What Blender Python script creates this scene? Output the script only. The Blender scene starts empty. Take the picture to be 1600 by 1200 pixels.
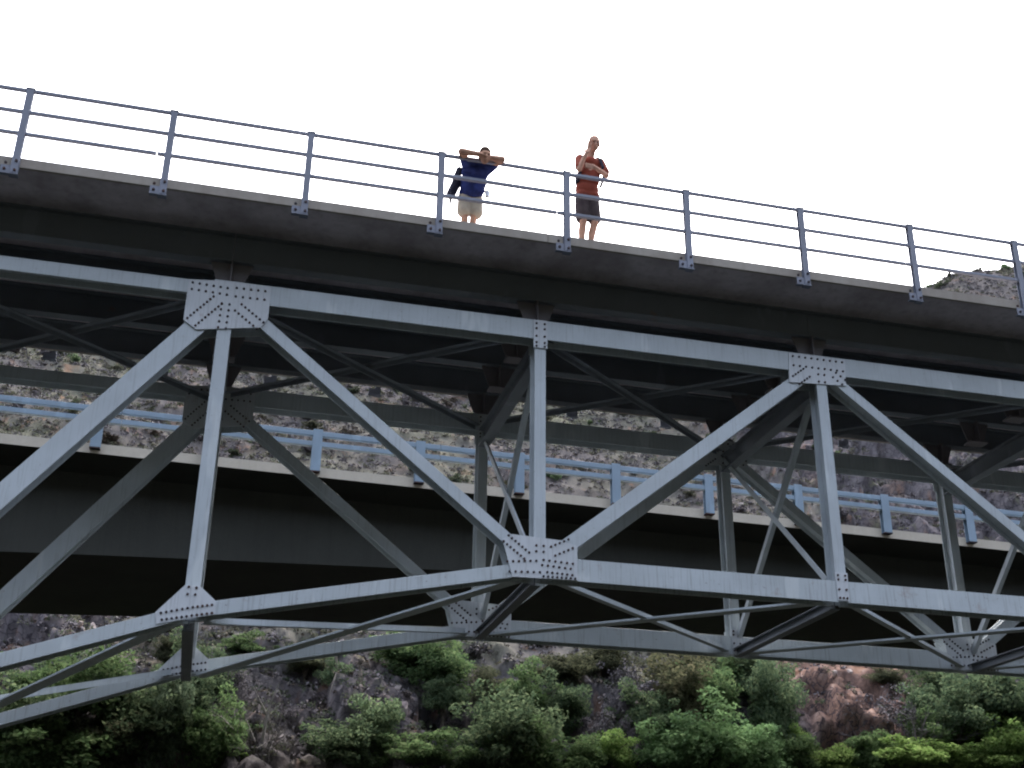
import bpy, math, random
import numpy as np
from mathutils import Vector, Matrix
np.seterr(all='ignore')
random.seed(7); rng = np.random.default_rng(7)
SC = bpy.context.scene
# ------------------------------------------------------------------ camera (stands on the river bank, looks up)
YAW, PIT, ROL, FPX = 0.2412964, 0.4235947, 0.0133007, 1908.784
fwd = Vector((math.sin(YAW) * math.cos(PIT), math.cos(YAW) * math.cos(PIT), math.sin(PIT)))
r0 = Vector((math.cos(YAW), -math.sin(YAW), 0)); u0 = r0.cross(fwd)
rgt = r0 * math.cos(ROL) + u0 * math.sin(ROL); upv = u0 * math.cos(ROL) - r0 * math.sin(ROL)
cam = bpy.data.cameras.new('camera'); camo = bpy.data.objects.new('camera', cam)
SC.collection.objects.link(camo)
camo.matrix_world = Matrix((rgt, upv, -fwd)).transposed().to_4x4()
cam.sensor_fit = 'HORIZONTAL'; cam.sensor_width = 36; cam.lens = FPX / 1600 * 36
cam.clip_start = .1; cam.clip_end = 3000
SC.camera = camo
# ------------------------------------------------------------------ sky, sun, exposure
SUN_EL, SUN_AZ = math.radians(58), math.radians(25)      # high, a little behind the bridge, veiled by cloud
world = bpy.data.worlds.new('World'); SC.world = world; world.use_nodes = True
nt = world.node_tree; nt.nodes.clear()
sky = nt.nodes.new('ShaderNodeTexSky'); sky.sky_type = 'NISHITA'; sky.sun_disc = False
sky.sun_elevation = SUN_EL; sky.sun_rotation = SUN_AZ
sky.altitude = 300; sky.air_density = 1.0; sky.dust_density = 6.0; sky.ozone_density = 1.0
hs = nt.nodes.new('ShaderNodeHueSaturation'); hs.inputs['Saturation'].default_value = .55
bg = nt.nodes.new('ShaderNodeBackground'); bg.inputs['Strength'].default_value = .15
wo = nt.nodes.new('ShaderNodeOutputWorld')
nt.links.new(sky.outputs[0], hs.inputs['Color']); nt.links.new(hs.outputs[0], bg.inputs['Color']); nt.links.new(bg.outputs[0], wo.inputs['Surface'])
sl = bpy.data.lights.new('sun', 'SUN'); sl.energy = .5; sl.angle = math.radians(18); sl.color = (1, .96, .9)
so = bpy.data.objects.new('sun', sl); SC.collection.objects.link(so)
sd = Vector((math.sin(SUN_AZ) * math.cos(SUN_EL), math.cos(SUN_AZ) * math.cos(SUN_EL), math.sin(SUN_EL)))
so.rotation_euler = sd.to_track_quat('Z', 'Y').to_euler(); so.location = (0, 0, 60)
SC.view_settings.view_transform = 'Standard'; SC.view_settings.look = 'None'
SC.view_settings.exposure = 2.8; SC.view_settings.gamma = 1; SC.view_settings.use_curve_mapping = False
SC.cycles.filter_width = 2.1
SC.cycles.max_bounces = 6; SC.cycles.diffuse_bounces = 3; SC.cycles.transparent_max_bounces = 4
# ------------------------------------------------------------------ helpers
COL = SC.collection
def tag(o, label=None, cat=None, group=None, kind=None):
    if label: o['label'] = label
    if cat: o['category'] = cat
    if group: o['group'] = group
    if kind: o['kind'] = kind
    return o
def empty(name, loc, label, cat, group=None):
    o = bpy.data.objects.new(name, None); COL.objects.link(o); o.location = loc; o.empty_display_size = .3
    return tag(o, label, cat, group)
def wloc(o):
    v = Vector((0, 0, 0))
    while o is not None: v += o.location; o = o.parent
    return v
class MB:
    """collects world-space geometry and links it as one mesh object"""
    def __init__(s): s.v = []; s.f = []
    def add(s, vs, fs):
        n = len(s.v); s.v += [tuple(p) for p in vs]; s.f += [tuple(i + n for i in f) for f in fs]; return s
    def box(s, x0, x1, y0, y1, z0, z1):
        return s.add([(x0,y0,z0),(x1,y0,z0),(x1,y1,z0),(x0,y1,z0),(x0,y0,z1),(x1,y0,z1),(x1,y1,z1),(x0,y1,z1)],
                     [(0,3,2,1),(4,5,6,7),(0,1,5,4),(1,2,6,5),(2,3,7,6),(3,0,4,7)])
    def bar(s, p0, p1, a, rects, t0=None, t1=None):
        """extrude rectangles (a0,a1,b0,b1) from p0 to p1; a is one side axis, b = direction x a"""
        p0 = Vector(p0); p1 = Vector(p1); d = (p1 - p0).normalized(); a = Vector(a); a = (a - d * a.dot(d)).normalized(); b = d.cross(a)
        for (a0, a1, b0, b1) in rects:
            q = []
            for p in (p0, p1): q += [p + a * i + b * j for i, j in ((a0, b0), (a1, b0), (a1, b1), (a0, b1))]
            s.add(q, [(3,2,1,0),(4,5,6,7),(0,1,5,4),(1,2,6,5),(2,3,7,6),(3,0,4,7)])
        return s
    def prism(s, poly, y0, y1):
        """polygon in the x-z plane given anticlockwise seen from -y, pushed from y0 to y1"""
        n = len(poly); vs = [(x, y0, z) for x, z in poly] + [(x, y1, z) for x, z in poly]
        return s.add(vs, [tuple(range(n)), tuple(range(2 * n - 1, n - 1, -1))] + [(i, i + n, (i + 1) % n + n, (i + 1) % n) for i in range(n)])
    def cyl(s, p0, p1, r0, r1=None, n=8, cap=True):
        r1 = r0 if r1 is None else r1
        p0 = Vector(p0); p1 = Vector(p1); d = (p1 - p0).normalized()
        a = d.orthogonal().normalized(); b = d.cross(a)
        vs = [p + (a * math.cos(t) + b * math.sin(t)) * r for p, r in ((p0, r0), (p1, r1)) for t in [2 * math.pi * k / n for k in range(n)]]
        fs = [(i, (i + 1) % n, (i + 1) % n + n, i + n) for i in range(n)]
        if cap: fs += [tuple(range(n - 1, -1, -1)), tuple(range(n, 2 * n))]
        return s.add(vs, fs)
    def build(s, name, mat, parent=None, label=None, kind=None, bevel=0, smooth=False, origin=None):
        me = bpy.data.meshes.new(name)
        P = np.array(s.v, float)
        O = Vector(origin) if origin is not None else Vector(((P.min(0) + P.max(0)) / 2).tolist())
        me.from_pydata((P - np.array(O)).tolist(), [], s.f); me.materials.append(mat)
        if smooth: me.polygons.foreach_set('use_smooth', [True] * len(me.polygons))
        o = bpy.data.objects.new(name, me); COL.objects.link(o)
        if parent is not None: o.parent = parent; o.location = O - wloc(parent)
        else: o.location = O
        if bevel:
            m = o.modifiers.new('bevel', 'BEVEL'); m.width = bevel; m.segments = 2; m.limit_method = 'ANGLE'
        return tag(o, label, None, None, kind)
def copy_tree(o, parent=None, off=None):
    c = o.copy(); COL.objects.link(c); c.parent = parent
    if off is not None: c.location = o.location + Vector(off)
    for ch in list(o.children): copy_tree(ch, c)
    return c
# ------------------------------------------------------------------ materials
def newmat(name, rough=.7, metallic=0, spec=.5):
    m = bpy.data.materials.new(name); m.use_nodes = True
    b = m.node_tree.nodes['Principled BSDF']; b.inputs['Roughness'].default_value = rough; b.inputs['Metallic'].default_value = metallic
    b.inputs['Specular IOR Level'].default_value = spec
    return m, m.node_tree, b
def node(t, kind, **kw):
    n = t.nodes.new(kind)
    for k, v in kw.items():
        if k.startswith('i_'): n.inputs[k[2:].replace('_', ' ')].default_value = v
        else: setattr(n, k, v)
    return n
def noise(t, scale, detail=4, vec=None, stretch=None, rough=.55):
    g = node(t, 'ShaderNodeNewGeometry')
    src = g.outputs['Position']
    if vec is not None: src = vec
    if stretch:
        mp = node(t, 'ShaderNodeMapping'); mp.inputs['Scale'].default_value = stretch; t.links.new(src, mp.inputs[0]); src = mp.outputs[0]
    n = node(t, 'ShaderNodeTexNoise'); n.inputs['Scale'].default_value = scale; n.inputs['Detail'].default_value = detail; n.inputs['Roughness'].default_value = rough
    t.links.new(src, n.inputs['Vector']); return n.outputs[0]
def ramp(t, src, pts):
    r = node(t, 'ShaderNodeValToRGB'); el = r.color_ramp.elements
    while len(el) < len(pts): el.new(.5)
    for e, (p, c) in zip(el, pts): e.position = p; e.color = (c[0], c[1], c[2], 1) if not isinstance(c, (int, float)) else (c, c, c, 1)
    t.links.new(src, r.inputs[0]); return r.outputs[0]
def mix(t, fac, a, b, mode='MIX'):
    m = node(t, 'ShaderNodeMix', data_type='RGBA', blend_type=mode)
    for s, v in ((m.inputs['Factor'], fac), (m.inputs['A'], a), (m.inputs['B'], b)):
        if isinstance(v, bpy.types.NodeSocket): t.links.new(v, s)
        elif isinstance(v, (int, float)): s.default_value = v
        else: s.default_value = (v[0], v[1], v[2], 1)
    return m.outputs['Result']
def bump(t, b, h, strength=.3, dist=.02):
    n = node(t, 'ShaderNodeBump'); n.inputs['Strength'].default_value = strength; n.inputs['Distance'].default_value = dist
    t.links.new(h, n.inputs['Height']); t.links.new(n.outputs[0], b.inputs['Normal'])
def steel(name, col, rust=.12, streak=.35, rough=.55):
    m, t, b = newmat(name, rough, 0, .4)
    pa = noise(t, 1.4, 5)
    c = mix(t, ramp(t, pa, [(.3, 0.), (.75, 1.)]), [x * .86 for x in col], [x * 1.08 for x in col])
    st = noise(t, 7, 6, stretch=(4.5, 1, .22))                                   # dirt washed down the plates
    c = mix(t, ramp(t, st, [(.52, 0.), (.80, streak)]), c, (.16, .15, .15))
    fl = noise(t, .55, 3); c = mix(t, ramp(t, fl, [(.35, .0), (.7, .28)]), c, [col[0] * .72, col[1] * .70, col[2] * .66])
    sp = noise(t, 24, 3)
    c = mix(t, ramp(t, sp, [(.68, 0.), (.76, streak)]), c, (.12, .085, .07))
    c = mix(t, ramp(t, noise(t, 1.6, 3, stretch=(1.4, 1, .35)), [(.62, 0.), (.66, .38)]), c, [min(.62, x * 1.35) for x in col])
    ru = noise(t, 2.3, 6, rough=.7)
    c = mix(t, ramp(t, ru, [(.66 - rust * .3, 0.), (.84 - rust * .3, .75)]), c, (.20, .10, .06))
    t.links.new(c, b.inputs['Base Color']); bump(t, b, sp, .25, .003)
    return m
M_STEEL = steel('bridge paint', (.43, .475, .505), .04, .45)
M_CHORD = steel('weathered bridge paint', (.43, .475, .50), .12, .75)
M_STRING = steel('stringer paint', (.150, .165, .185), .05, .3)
M_PED = steel('dark brown grey pedestal', (.17, .155, .165), .15, .3)  # pedestals take a darker brown-grey than the truss steel
M_RAIL = steel('near railing paint', (.175, .19, .24), .0, .2)
M_RAILBLUE = steel('pale blue railing paint', (.17, .235, .30), .0, .25)
M_GUSSET = steel('gusset paint', (.50, .53, .56), .18, .55)
M_BOLT = newmat('rusty bolt', .8)[0]
_b = M_BOLT.node_tree; _n = noise(_b, 3, 3); _b.links.new(ramp(_b, _n, [(.4, (.022, .02, .028)), (.62, (.06, .026, .02))]), _b.nodes['Principled BSDF'].inputs['Base Color'])
def concrete(name, col, stain=(.10, .08, .07), amt=.5, scale=1.2):
    m, t, b = newmat(name, .9, 0, .2)
    n1 = noise(t, scale, 6, rough=.65); n2 = noise(t, 14, 4)
    c = mix(t, ramp(t, n1, [(.42, 0.), (.7, amt)]), col, stain)
    st = noise(t, 5, 4, stretch=(1.6, 1.6, .12)); c = mix(t, ramp(t, st, [(.5, 0.), (.75, amt * .7)]), c, stain)
    c = mix(t, ramp(t, n2, [(.3, 0.), (.7, .25)]), c, [x * .7 for x in col])
    t.links.new(c, b.inputs['Base Color']); bump(t, b, n2, .35, .01)
    return m
M_CURB = concrete('pale kerb concrete', (.33, .30, .265), (.18, .15, .125), .5)
M_SOFFIT = concrete('brown stained concrete', (.50, .455, .49), (.25, .215, .225), .8)
M_CURB2 = concrete('cream parapet concrete', (.44, .40, .335), (.30, .26, .21), .3)
M_GIRDER = concrete('shaded girder concrete', (.042, .043, .038), (.025, .026, .023), .5, .5)  # concrete colour darkened to stand for the shade on the girder
M_ASPH = concrete('asphalt', (.055, .055, .056), (.03, .03, .03), .4)
# ------------------------------------------------------------------ terrain maths
def _h(ix, iy, seed):
    n = (ix.astype(np.int64) * 374761393 + iy.astype(np.int64) * 668265263 + seed * 1442695041) & 0xffffffff
    n = ((n ^ (n >> 13)) * 1274126177) & 0xffffffff
    n = ((n ^ (n >> 16)) * 2246822519) & 0xffffffff
    return ((n ^ (n >> 15)) & 0xffffff) / float(0xffffff)
def vnoise(x, y, seed=0):
    xi = np.floor(x); yi = np.floor(y); fx = x - xi; fy = y - yi
    fx = fx * fx * (3 - 2 * fx); fy = fy * fy * (3 - 2 * fy)
    a = _h(xi, yi, seed); b = _h(xi + 1, yi, seed); c = _h(xi, yi + 1, seed); d = _h(xi + 1, yi + 1, seed)
    return (a * (1 - fx) + b * fx) * (1 - fy) + (c * (1 - fx) + d * fx) * fy
def fbm(x, y, seed=0, octv=4, gain=.5):
    s = 0; a = 1; t = 0
    for i in range(octv):
        s = s + a * vnoise(x * 2 ** i + 17.3 * i, y * 2 ** i - 9.1 * i, seed + i); t += a; a *= gain
    return s / t
def worley(x, y, seed=0):
    xi = np.floor(x); yi = np.floor(y)
    d1 = np.full(x.shape, 9.); d2 = np.full(x.shape, 9.); v = np.zeros(x.shape); tx = np.zeros(x.shape); ty = np.zeros(x.shape)
    for i in (-1, 0, 1):
        for j in (-1, 0, 1):
            cx = xi + i; cy = yi + j
            px = cx + _h(cx, cy, seed); py = cy + _h(cx, cy, seed + 5)
            d = np.hypot(px - x, py - y); r = _h(cx, cy, seed + 9)
            near = d < d1
            d2 = np.where(near, d1, np.minimum(d2, d))
            v = np.where(near, r, v); tx = np.where(near, px - x, tx); ty = np.where(near, py - y, ty)
            d1 = np.where(near, d, d1)
    return d1, d2, v, tx, ty
def sstep(a, b, x):
    t = np.clip((x - a) / (b - a), 0, 1); return t * t * (3 - 2 * t)
def base_height(x, y):
    x = np.asarray(x, float); y = np.asarray(y, float)
    bank = -1.62 - 2.2 * sstep(4, 9, y)
    foot = 38 + 2.2 * (fbm(x * .06, y * 0, 3, 2) - .5)
    slope = .95 + .30 * sstep(20, 60, x)
    hill = -3.2 + slope * (y - foot)
    crest = np.interp(x, [-400, -35, 0, 30, 44, 52, 58.5, 63, 66, 71, 76, 120, 400], [60, 48, 46, 46, 47, 47.5, 52.0, 56.6, 58.3, 60.0, 63, 80, 110])
    crest = crest + .5 * (fbm(x * .12, y * .12, 41, 3) - .5) + .10 * np.maximum(y - 92, 0) * 0
    k = 3.0
    hh = np.clip(.5 + .5 * (crest - hill) / k, 0, 1)
    hill = crest * (1 - hh) + hill * hh - k * hh * (1 - hh)
    back = np.minimum(-1.62 + .85 * (-12 - y), 62 + 8 * (fbm(x * .02, y * .02, 8, 3) - .5))   # unseen canyon wall behind the camera, added to block low sky light
    ends = np.maximum(np.minimum(.9 * (-x - 48), 60), np.minimum(.9 * (x - 84), 64)) - 4    # unseen hills added at both valley ends to cut sky light from the sides
    z = np.maximum(np.maximum(np.maximum(bank, hill), back), np.where(y < 100, ends, -99))
    side = np.maximum(sstep(-13, -23, x) , sstep(33.5, 41, x)) * sstep(-30, 2, y)
    zs = -3.8 + 12.4 * side
    zs = np.where(side > 0, zs, -99)
    return np.maximum(z, zs)
def rockiness(x, y):
    n = fbm(x * .09, y * .09, 77, 4)
    low = sstep(58, 50, y) * (.62 + .25 * sstep(2, 12, x))
    left = sstep(0, -6, x) * sstep(62, 54, y) * .75
    right = sstep(24, 36, x) * .85
    cliff = np.maximum(np.maximum(low, left), right)
    r = sstep(.42, .62, n * .55 + cliff * .42)
    return r * sstep(40, 44, y) * (1 - .85 * sstep(40, 46, base_height(x, y)))
def terrain_points(x, y):
    """positions of the ground sheet: base height plus crags pushed out along the slope normal"""
    z = base_height(x, y)
    r = rockiness(x, y)
    on = sstep(40, 44, y)
    s = z * .8 + y * .5
    wx = x + 1.2 * (fbm(x * .3, s * .3, 5, 3) - .5); ws = s + 1.2 * (fbm(x * .3 + 50, s * .3, 6, 3) - .5)
    a1, a2, v, tx, ty = worley(wx / 2.6, ws / 3.8, 11)
    b1, b2, w, ux, uy = worley(wx / .95, ws / 1.15, 23)
    blocks = 1.5 * (v - .4) + 1.3 * (v - .5) * tx + .9 * ty * (_h(np.floor(v * 999), np.floor(v * 77), 3) - .2) - .55 * np.exp(-((a2 - a1) / .06) ** 2)
    e1, e2, e, ex, ey = worley(wx / .42 + 3, ws / .5, 29)
    small = .55 * (w - .5) + .5 * uy + .3 * ux - .22 * np.exp(-((b2 - b1) / .08) ** 2) + .20 * (e - .5) + .12 * ey
    big = 2.6 * (fbm(x * .11, s * .11, 31, 3) - .5)
    fine = .30 * (fbm(x * 1.1, s * 1.1, 51, 3) - .5)
    soil = .55 * (fbm(x * .5, s * .5, 61, 4) - .5) + .25 * small
    cal = 1 - .75 * sstep(42, 50, z)
    d = on * cal * (big + fine + r * (blocks + small) + (1 - r) * soil)
    return x, y - .62 * d, z + .78 * d, r
# ------------------------------------------------------------------ the ground: one sheet out to the horizon
def axis(segs):
    o = []
    for a, b, s in segs: o += list(np.arange(a, b, s))
    return np.array(o + [segs[-1][1]])
def geo(a, b, n):                                          # growing steps
    t = (np.exp(np.linspace(0, 3.2, n)) - 1) / (math.exp(3.2) - 1); return a + (b - a) * t
gx = np.concatenate([geo(-30, -1500, 26)[::-1], np.arange(-29.5, 84, .22), geo(84.3, 1500, 26)])
gy = np.concatenate([geo(-4, -1500, 24)[::-1], np.arange(-3, 40, 1.0), np.arange(40.2, 63, .155), np.arange(63, 92, .25), geo(92.4, 1500, 24)])
GX, GY = np.meshgrid(gx, gy)
TX, TY, TZ, TR = terrain_points(GX, GY)
NX, NY = len(gx), len(gy)
co = np.stack([TX, TY, TZ], -1).reshape(-1, 3)
idx = np.arange(NX * NY).reshape(NY, NX)
quads = np.stack([idx[:-1, :-1], idx[:-1, 1:], idx[1:, 1:], idx[1:, :-1]], -1).reshape(-1, 4)
def npmesh(name, co, quads, attrs=None, smooth=False):
    me = bpy.data.meshes.new(name)
    nf = len(quads); k = quads.shape[1]
    me.vertices.add(len(co)); me.vertices.foreach_set('co', np.ascontiguousarray(co, dtype=np.float32).ravel())
    me.loops.add(nf * k); me.loops.foreach_set('vertex_index', np.ascontiguousarray(quads, dtype=np.int32).ravel())
    me.polygons.add(nf); me.polygons.foreach_set('loop_start', np.arange(0, nf * k, k, dtype=np.int32))
    if smooth: me.polygons.foreach_set('use_smooth', np.ones(nf, dtype=bool))
    me.update(calc_edges=True)
    for an, av in (attrs or {}).items():
        a = me.attributes.new(an, 'FLOAT', 'POINT'); a.data.foreach_set('value', np.ascontiguousarray(av, dtype=np.float32).ravel())
    return me
def npobj(name, me, mat, parent=None, loc=(0, 0, 0)):
    me.materials.append(mat); o = bpy.data.objects.new(name, me); COL.objects.link(o)
    o.parent = parent; o.location = loc; return o
m, t, b = newmat('hillside rock and soil', .95, 0, .0)
at = node(t, 'ShaderNodeAttribute', attribute_name='rock')
n1 = noise(t, .35, 6, rough=.6); n2 = noise(t, 1.7, 6, rough=.65); n3 = noise(t, 6, 5); n4 = noise(t, .12, 3)
rock = ramp(t, n2, [(.30, (.060, .055, .060)), (.46, (.084, .077, .083)), (.60, (.108, .099, .104)), (.78, (.150, .138, .140))])  # haze put into the colour: bluish, low-contrast greys for rock and soil
rock = mix(t, ramp(t, n1, [(.52, 0.), (.70, .6)]), rock, (.14, .095, .072))
rock = mix(t, ramp(t, noise(t, .8, 5), [(.58, 0.), (.72, .6)]), rock, (.11, .115, .06))
soil = ramp(t, n2, [(.30, (.072, .066, .066)), (.5, (.088, .080, .078)), (.72, (.110, .099, .094))])
soil = mix(t, ramp(t, n1, [(.54, 0.), (.68, .7)]), soil, (.120, .094, .078))
soil = mix(t, ramp(t, n4, [(.42, 0.), (.62, .6)]), soil, (.105, .11, .070))
c = mix(t, at.outputs['Fac'], soil, rock)
vo = node(t, 'ShaderNodeTexVoronoi', feature='DISTANCE_TO_EDGE'); vo.inputs['Scale'].default_value = 1.9
ps = node(t, 'ShaderNodeNewGeometry'); wv = node(t, 'ShaderNodeVectorMath', operation='ADD'); nz = node(t, 'ShaderNodeTexNoise'); nz.inputs['Scale'].default_value = 1.5
t.links.new(ps.outputs['Position'], wv.inputs[0]); t.links.new(nz.outputs['Color'], wv.inputs[1]); t.links.new(ps.outputs['Position'], nz.inputs['Vector']); t.links.new(wv.outputs[0], vo.inputs['Vector'])
cr = ramp(t, vo.outputs['Distance'], [(.0, 1.), (.07, 0.)])
at2 = node(t, 'ShaderNodeAttribute', attribute_name='scree')
c = mix(t, at2.outputs['Fac'], c, ramp(t, n2, [(.35, (.075, .048, .040)), (.55, (.15, .096, .078)), (.75, (.23, .175, .155))]))
crk = node(t, 'ShaderNodeMath', operation='MULTIPLY'); t.links.new(cr, crk.inputs[0]); t.links.new(at.outputs['Fac'], crk.inputs[1])
c = mix(t, crk.outputs[0], c, (.03, .027, .032))
c = mix(t, ramp(t, n3, [(.35, .28), (.55, 0.)]), c, (.04, .037, .042))
c = mix(t, ramp(t, noise(t, 4.3, 5), [(.60, 0.), (.74, .35)]), c, (.15, .135, .128))
c = mix(t, ramp(t, noise(t, .9, 4, stretch=(1, 1, .5)), [(.60, 0.), (.7, .5)]), c, (.17, .095, .06))
gz = node(t, 'ShaderNodeSeparateXYZ'); t.links.new(ps.outputs['Position'], gz.inputs[0])
c = mix(t, ramp(t, noise(t, .4, 4), [(0, (.035, .038, .030)), (1, (.06, .058, .05))]), c, c) if False else c
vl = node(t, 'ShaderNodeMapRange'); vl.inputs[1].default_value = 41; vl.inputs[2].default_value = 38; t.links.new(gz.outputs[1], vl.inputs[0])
c = mix(t, vl.outputs[0], c, ramp(t, n1, [(.3, (.009, .011, .009)), (.7, (.018, .018, .016))]))  # unseen valley floor and walls kept near black to cut bounce light
t.links.new(c, b.inputs['Base Color']); bump(t, b, mix(t, .5, n3, n2), .6, .12)
M_GROUND = m
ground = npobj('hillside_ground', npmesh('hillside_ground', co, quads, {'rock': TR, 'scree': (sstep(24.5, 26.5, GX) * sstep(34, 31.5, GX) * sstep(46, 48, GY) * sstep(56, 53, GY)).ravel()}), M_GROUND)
tag(ground, 'steep rocky hillside with soil, crags and scree, and the valley floor in front of it', None, None, 'structure')
# ------------------------------------------------------------------ foliage
def leafmat(name, c0, c1, c2, trans=.40):
    m, t, b = newmat(name, .9, 0, .0)
    g = node(t, 'ShaderNodeNewGeometry')
    col = ramp(t, g.outputs['Random Per Island'], [(0., c0), (.5, c1), (1., c2)])
    oi = node(t, 'ShaderNodeObjectInfo')
    hs = node(t, 'ShaderNodeHueSaturation'); mr = node(t, 'ShaderNodeMapRange'); mr.inputs[3].default_value = .75; mr.inputs[4].default_value = 1.25
    t.links.new(oi.outputs['Random'], mr.inputs[0]); t.links.new(mr.outputs[0], hs.inputs['Value']); t.links.new(col, hs.inputs['Color'])
    t.links.new(hs.outputs[0], b.inputs['Base Color'])
    if trans:
        tr = node(t, 'ShaderNodeBsdfTranslucent'); mx = node(t, 'ShaderNodeMixShader'); mx.inputs[0].default_value = trans
        t.links.new(hs.outputs[0], tr.inputs['Color']); t.links.new(b.outputs[0], mx.inputs[1]); t.links.new(tr.outputs[0], mx.inputs[2])
        t.links.new(mx.outputs[0], t.nodes['Material Output'].inputs['Surface'])
    return m
LM = {
 'dark': leafmat('dark oak leaves', (0.052, 0.081, 0.047), (0.083, 0.120, 0.065), (0.124, 0.156, 0.084)),
 'mid': leafmat('mid green leaves', (0.061, 0.102, 0.047), (0.089, 0.141, 0.058), (0.126, 0.166, 0.081)),
 'olive': leafmat('olive leaves', (0.045, 0.052, 0.033), (0.064, 0.071, 0.042), (0.081, 0.083, 0.054)),
 'oliv2': leafmat('olive brown leaves', (0.044, 0.052, 0.029), (0.074, 0.076, 0.043), (0.095, 0.089, 0.055)),
 'pale': leafmat('pale grey green leaves', (0.065, 0.097, 0.062), (0.098, 0.134, 0.083), (0.126, 0.157, 0.103)),
 'bright': leafmat('bright yellow green leaves', (0.100, 0.165, 0.047), (0.154, 0.236, 0.072), (0.199, 0.260, 0.096), .3),
 'bright2': leafmat('bright pale green leaves', (0.105, 0.179, 0.078), (0.151, 0.245, 0.107), (0.199, 0.295, 0.146), .3),
 'grey': leafmat('grey mauve twigs', (0.085, 0.079, 0.086), (0.118, 0.108, 0.118), (0.155, 0.144, 0.146), 0),
 'bare': leafmat('grey bare twigs', (0.079, 0.077, 0.077), (0.129, 0.124, 0.119), (0.218, 0.208, 0.198), 0),
 'brown': leafmat('dry brown scrub', (0.070, 0.060, 0.053), (0.105, 0.089, 0.076), (0.140, 0.118, 0.094), 0)}
LM['scrub_olive'] = leafmat('dull olive scrub', (0.066, 0.071, 0.052), (0.088, 0.092, 0.066), (0.112, 0.113, 0.080), .2)
LM['scrub_green'] = leafmat('dull green scrub', (0.042, 0.055, 0.038), (0.060, 0.073, 0.048), (0.082, 0.093, 0.062), .2)
M_BARK, t, b = newmat('bark', .95, 0, .1); t.links.new(ramp(t, noise(t, 6, 4), [(.3, (.06, .05, .042)), (.7, (.15, .13, .11))]), b.inputs['Base Color'])
M_BLEACH, t, b = newmat('bleached bark', .9, 0, .1); t.links.new(ramp(t, noise(t, 6, 4), [(.3, (.2, .19, .18)), (.7, (.36, .34, .32))]), b.inputs['Base Color'])
def leaves(centres, size, seed, aspect=.6, up=.35, tri=False):
    """small quads (leaf sprays) about the given centres, randomly turned"""
    R = np.random.default_rng(seed); n = len(centres)
    a = R.normal(size=(n, 3)); a[:, 2] *= .7; a /= np.linalg.norm(a, axis=1)[:, None]
    nrm = R.normal(size=(n, 3)); nrm[:, 2] = np.abs(nrm[:, 2]) + up; b = np.cross(nrm, a); b /= np.linalg.norm(b, axis=1)[:, None]
    s = size * R.uniform(.55, 1.35, (n, 1)); a = a * s * .5; b = b * s * .5 * aspect
    q = np.stack([centres - a, centres + b * .9 - a * .1, centres + a, centres - b * .9 + a * .1], 1).reshape(-1, 3)
    return q, np.arange(n * 4).reshape(n, 4)
def crown_points(seed, n, lumps, flat=1.0, hollow=.55):
    """points on many small lumps spread over a unit crown: uneven outline with gaps"""
    R = np.random.default_rng(seed); pts = []
    L_ = []
    for k in range(lumps):
        d = R.normal(size=3); d /= np.linalg.norm(d); d[2] = d[2] * .9 + .06
        rr = R.uniform(.30, .92) if k > lumps * .3 else R.uniform(0, .4)
        L_.append((d * rr * np.array([1, 1, flat]), R.uniform(.14, .34) * (1.15 - .45 * rr)))
    w = np.array([l[1] ** 2 for l in L_]); w /= w.sum()
    cnt = R.multinomial(n, w)
    for (c_, r_), k in zip(L_, cnt):
        d = R.normal(size=(k, 3)); d /= np.linalg.norm(d, axis=1)[:, None]
        pts.append(c_ + d * r_ * R.uniform(hollow, 1.12, (k, 1)) * np.array([1.15, 1.15, .8]))
    return np.concatenate(pts), L_
CROWNS = []
for s in range(6):
    p, lum = crown_points(100 + s, 9000, [44, 56, 38, 62, 50, 34][s])
    q, f = leaves(p, .085, 200 + s)
    CROWNS.append((npmesh('crown', q, f), lum))
TWIGS = []
def twig_mesh(seed, n, spread=1.0, nb=3):
    """leafless bush: many thin tapering twigs fanning upwards"""
    R = np.random.default_rng(seed); V = []; F = []
    def stick(p, d, l, r, depth):
        e = p + d * l; a = np.cross(d, R.normal(size=3)); a /= np.linalg.norm(a) + 1e-9; b2 = np.cross(d, a)
        k = len(V)
        for j in range(3):
            an = 2.094 * j; V.append(p + (a * math.cos(an) + b2 * math.sin(an)) * r)
        for j in range(3):
            an = 2.094 * j; V.append(e + (a * math.cos(an) + b2 * math.sin(an)) * r * .45)
        for j in range(3): F.append((k + j, k + (j + 1) % 3, k + 3 + (j + 1) % 3, k + 3 + j))
        if depth:
            for _ in range(nb):
                t_ = R.uniform(.35, 1); nd = d + R.normal(size=3) * .55; nd[2] += .15; nd /= np.linalg.norm(nd)
                stick(p + d * l * t_, nd, l * R.uniform(.5, .8), r * .55, depth - 1)
    for _ in range(n):
        d = R.normal(size=3) * np.array([.7, .7, .3]) * spread; d[2] = abs(d[2]) + .6; d /= np.linalg.norm(d)
        stick(np.array([R.normal() * .12, R.normal() * .12, -1.0]), d, R.uniform(.5, .95), .028, 3)
    return npmesh('twigs', np.array(V), np.array(F))
for s in range(3): TWIGS.append(twig_mesh(300 + s, 13))
def setmat(o, mat):
    if not o.data.materials: o.data.materials.append(mat)
    o.material_slots[0].link = 'OBJECT'; o.material_slots[0].material = mat
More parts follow.
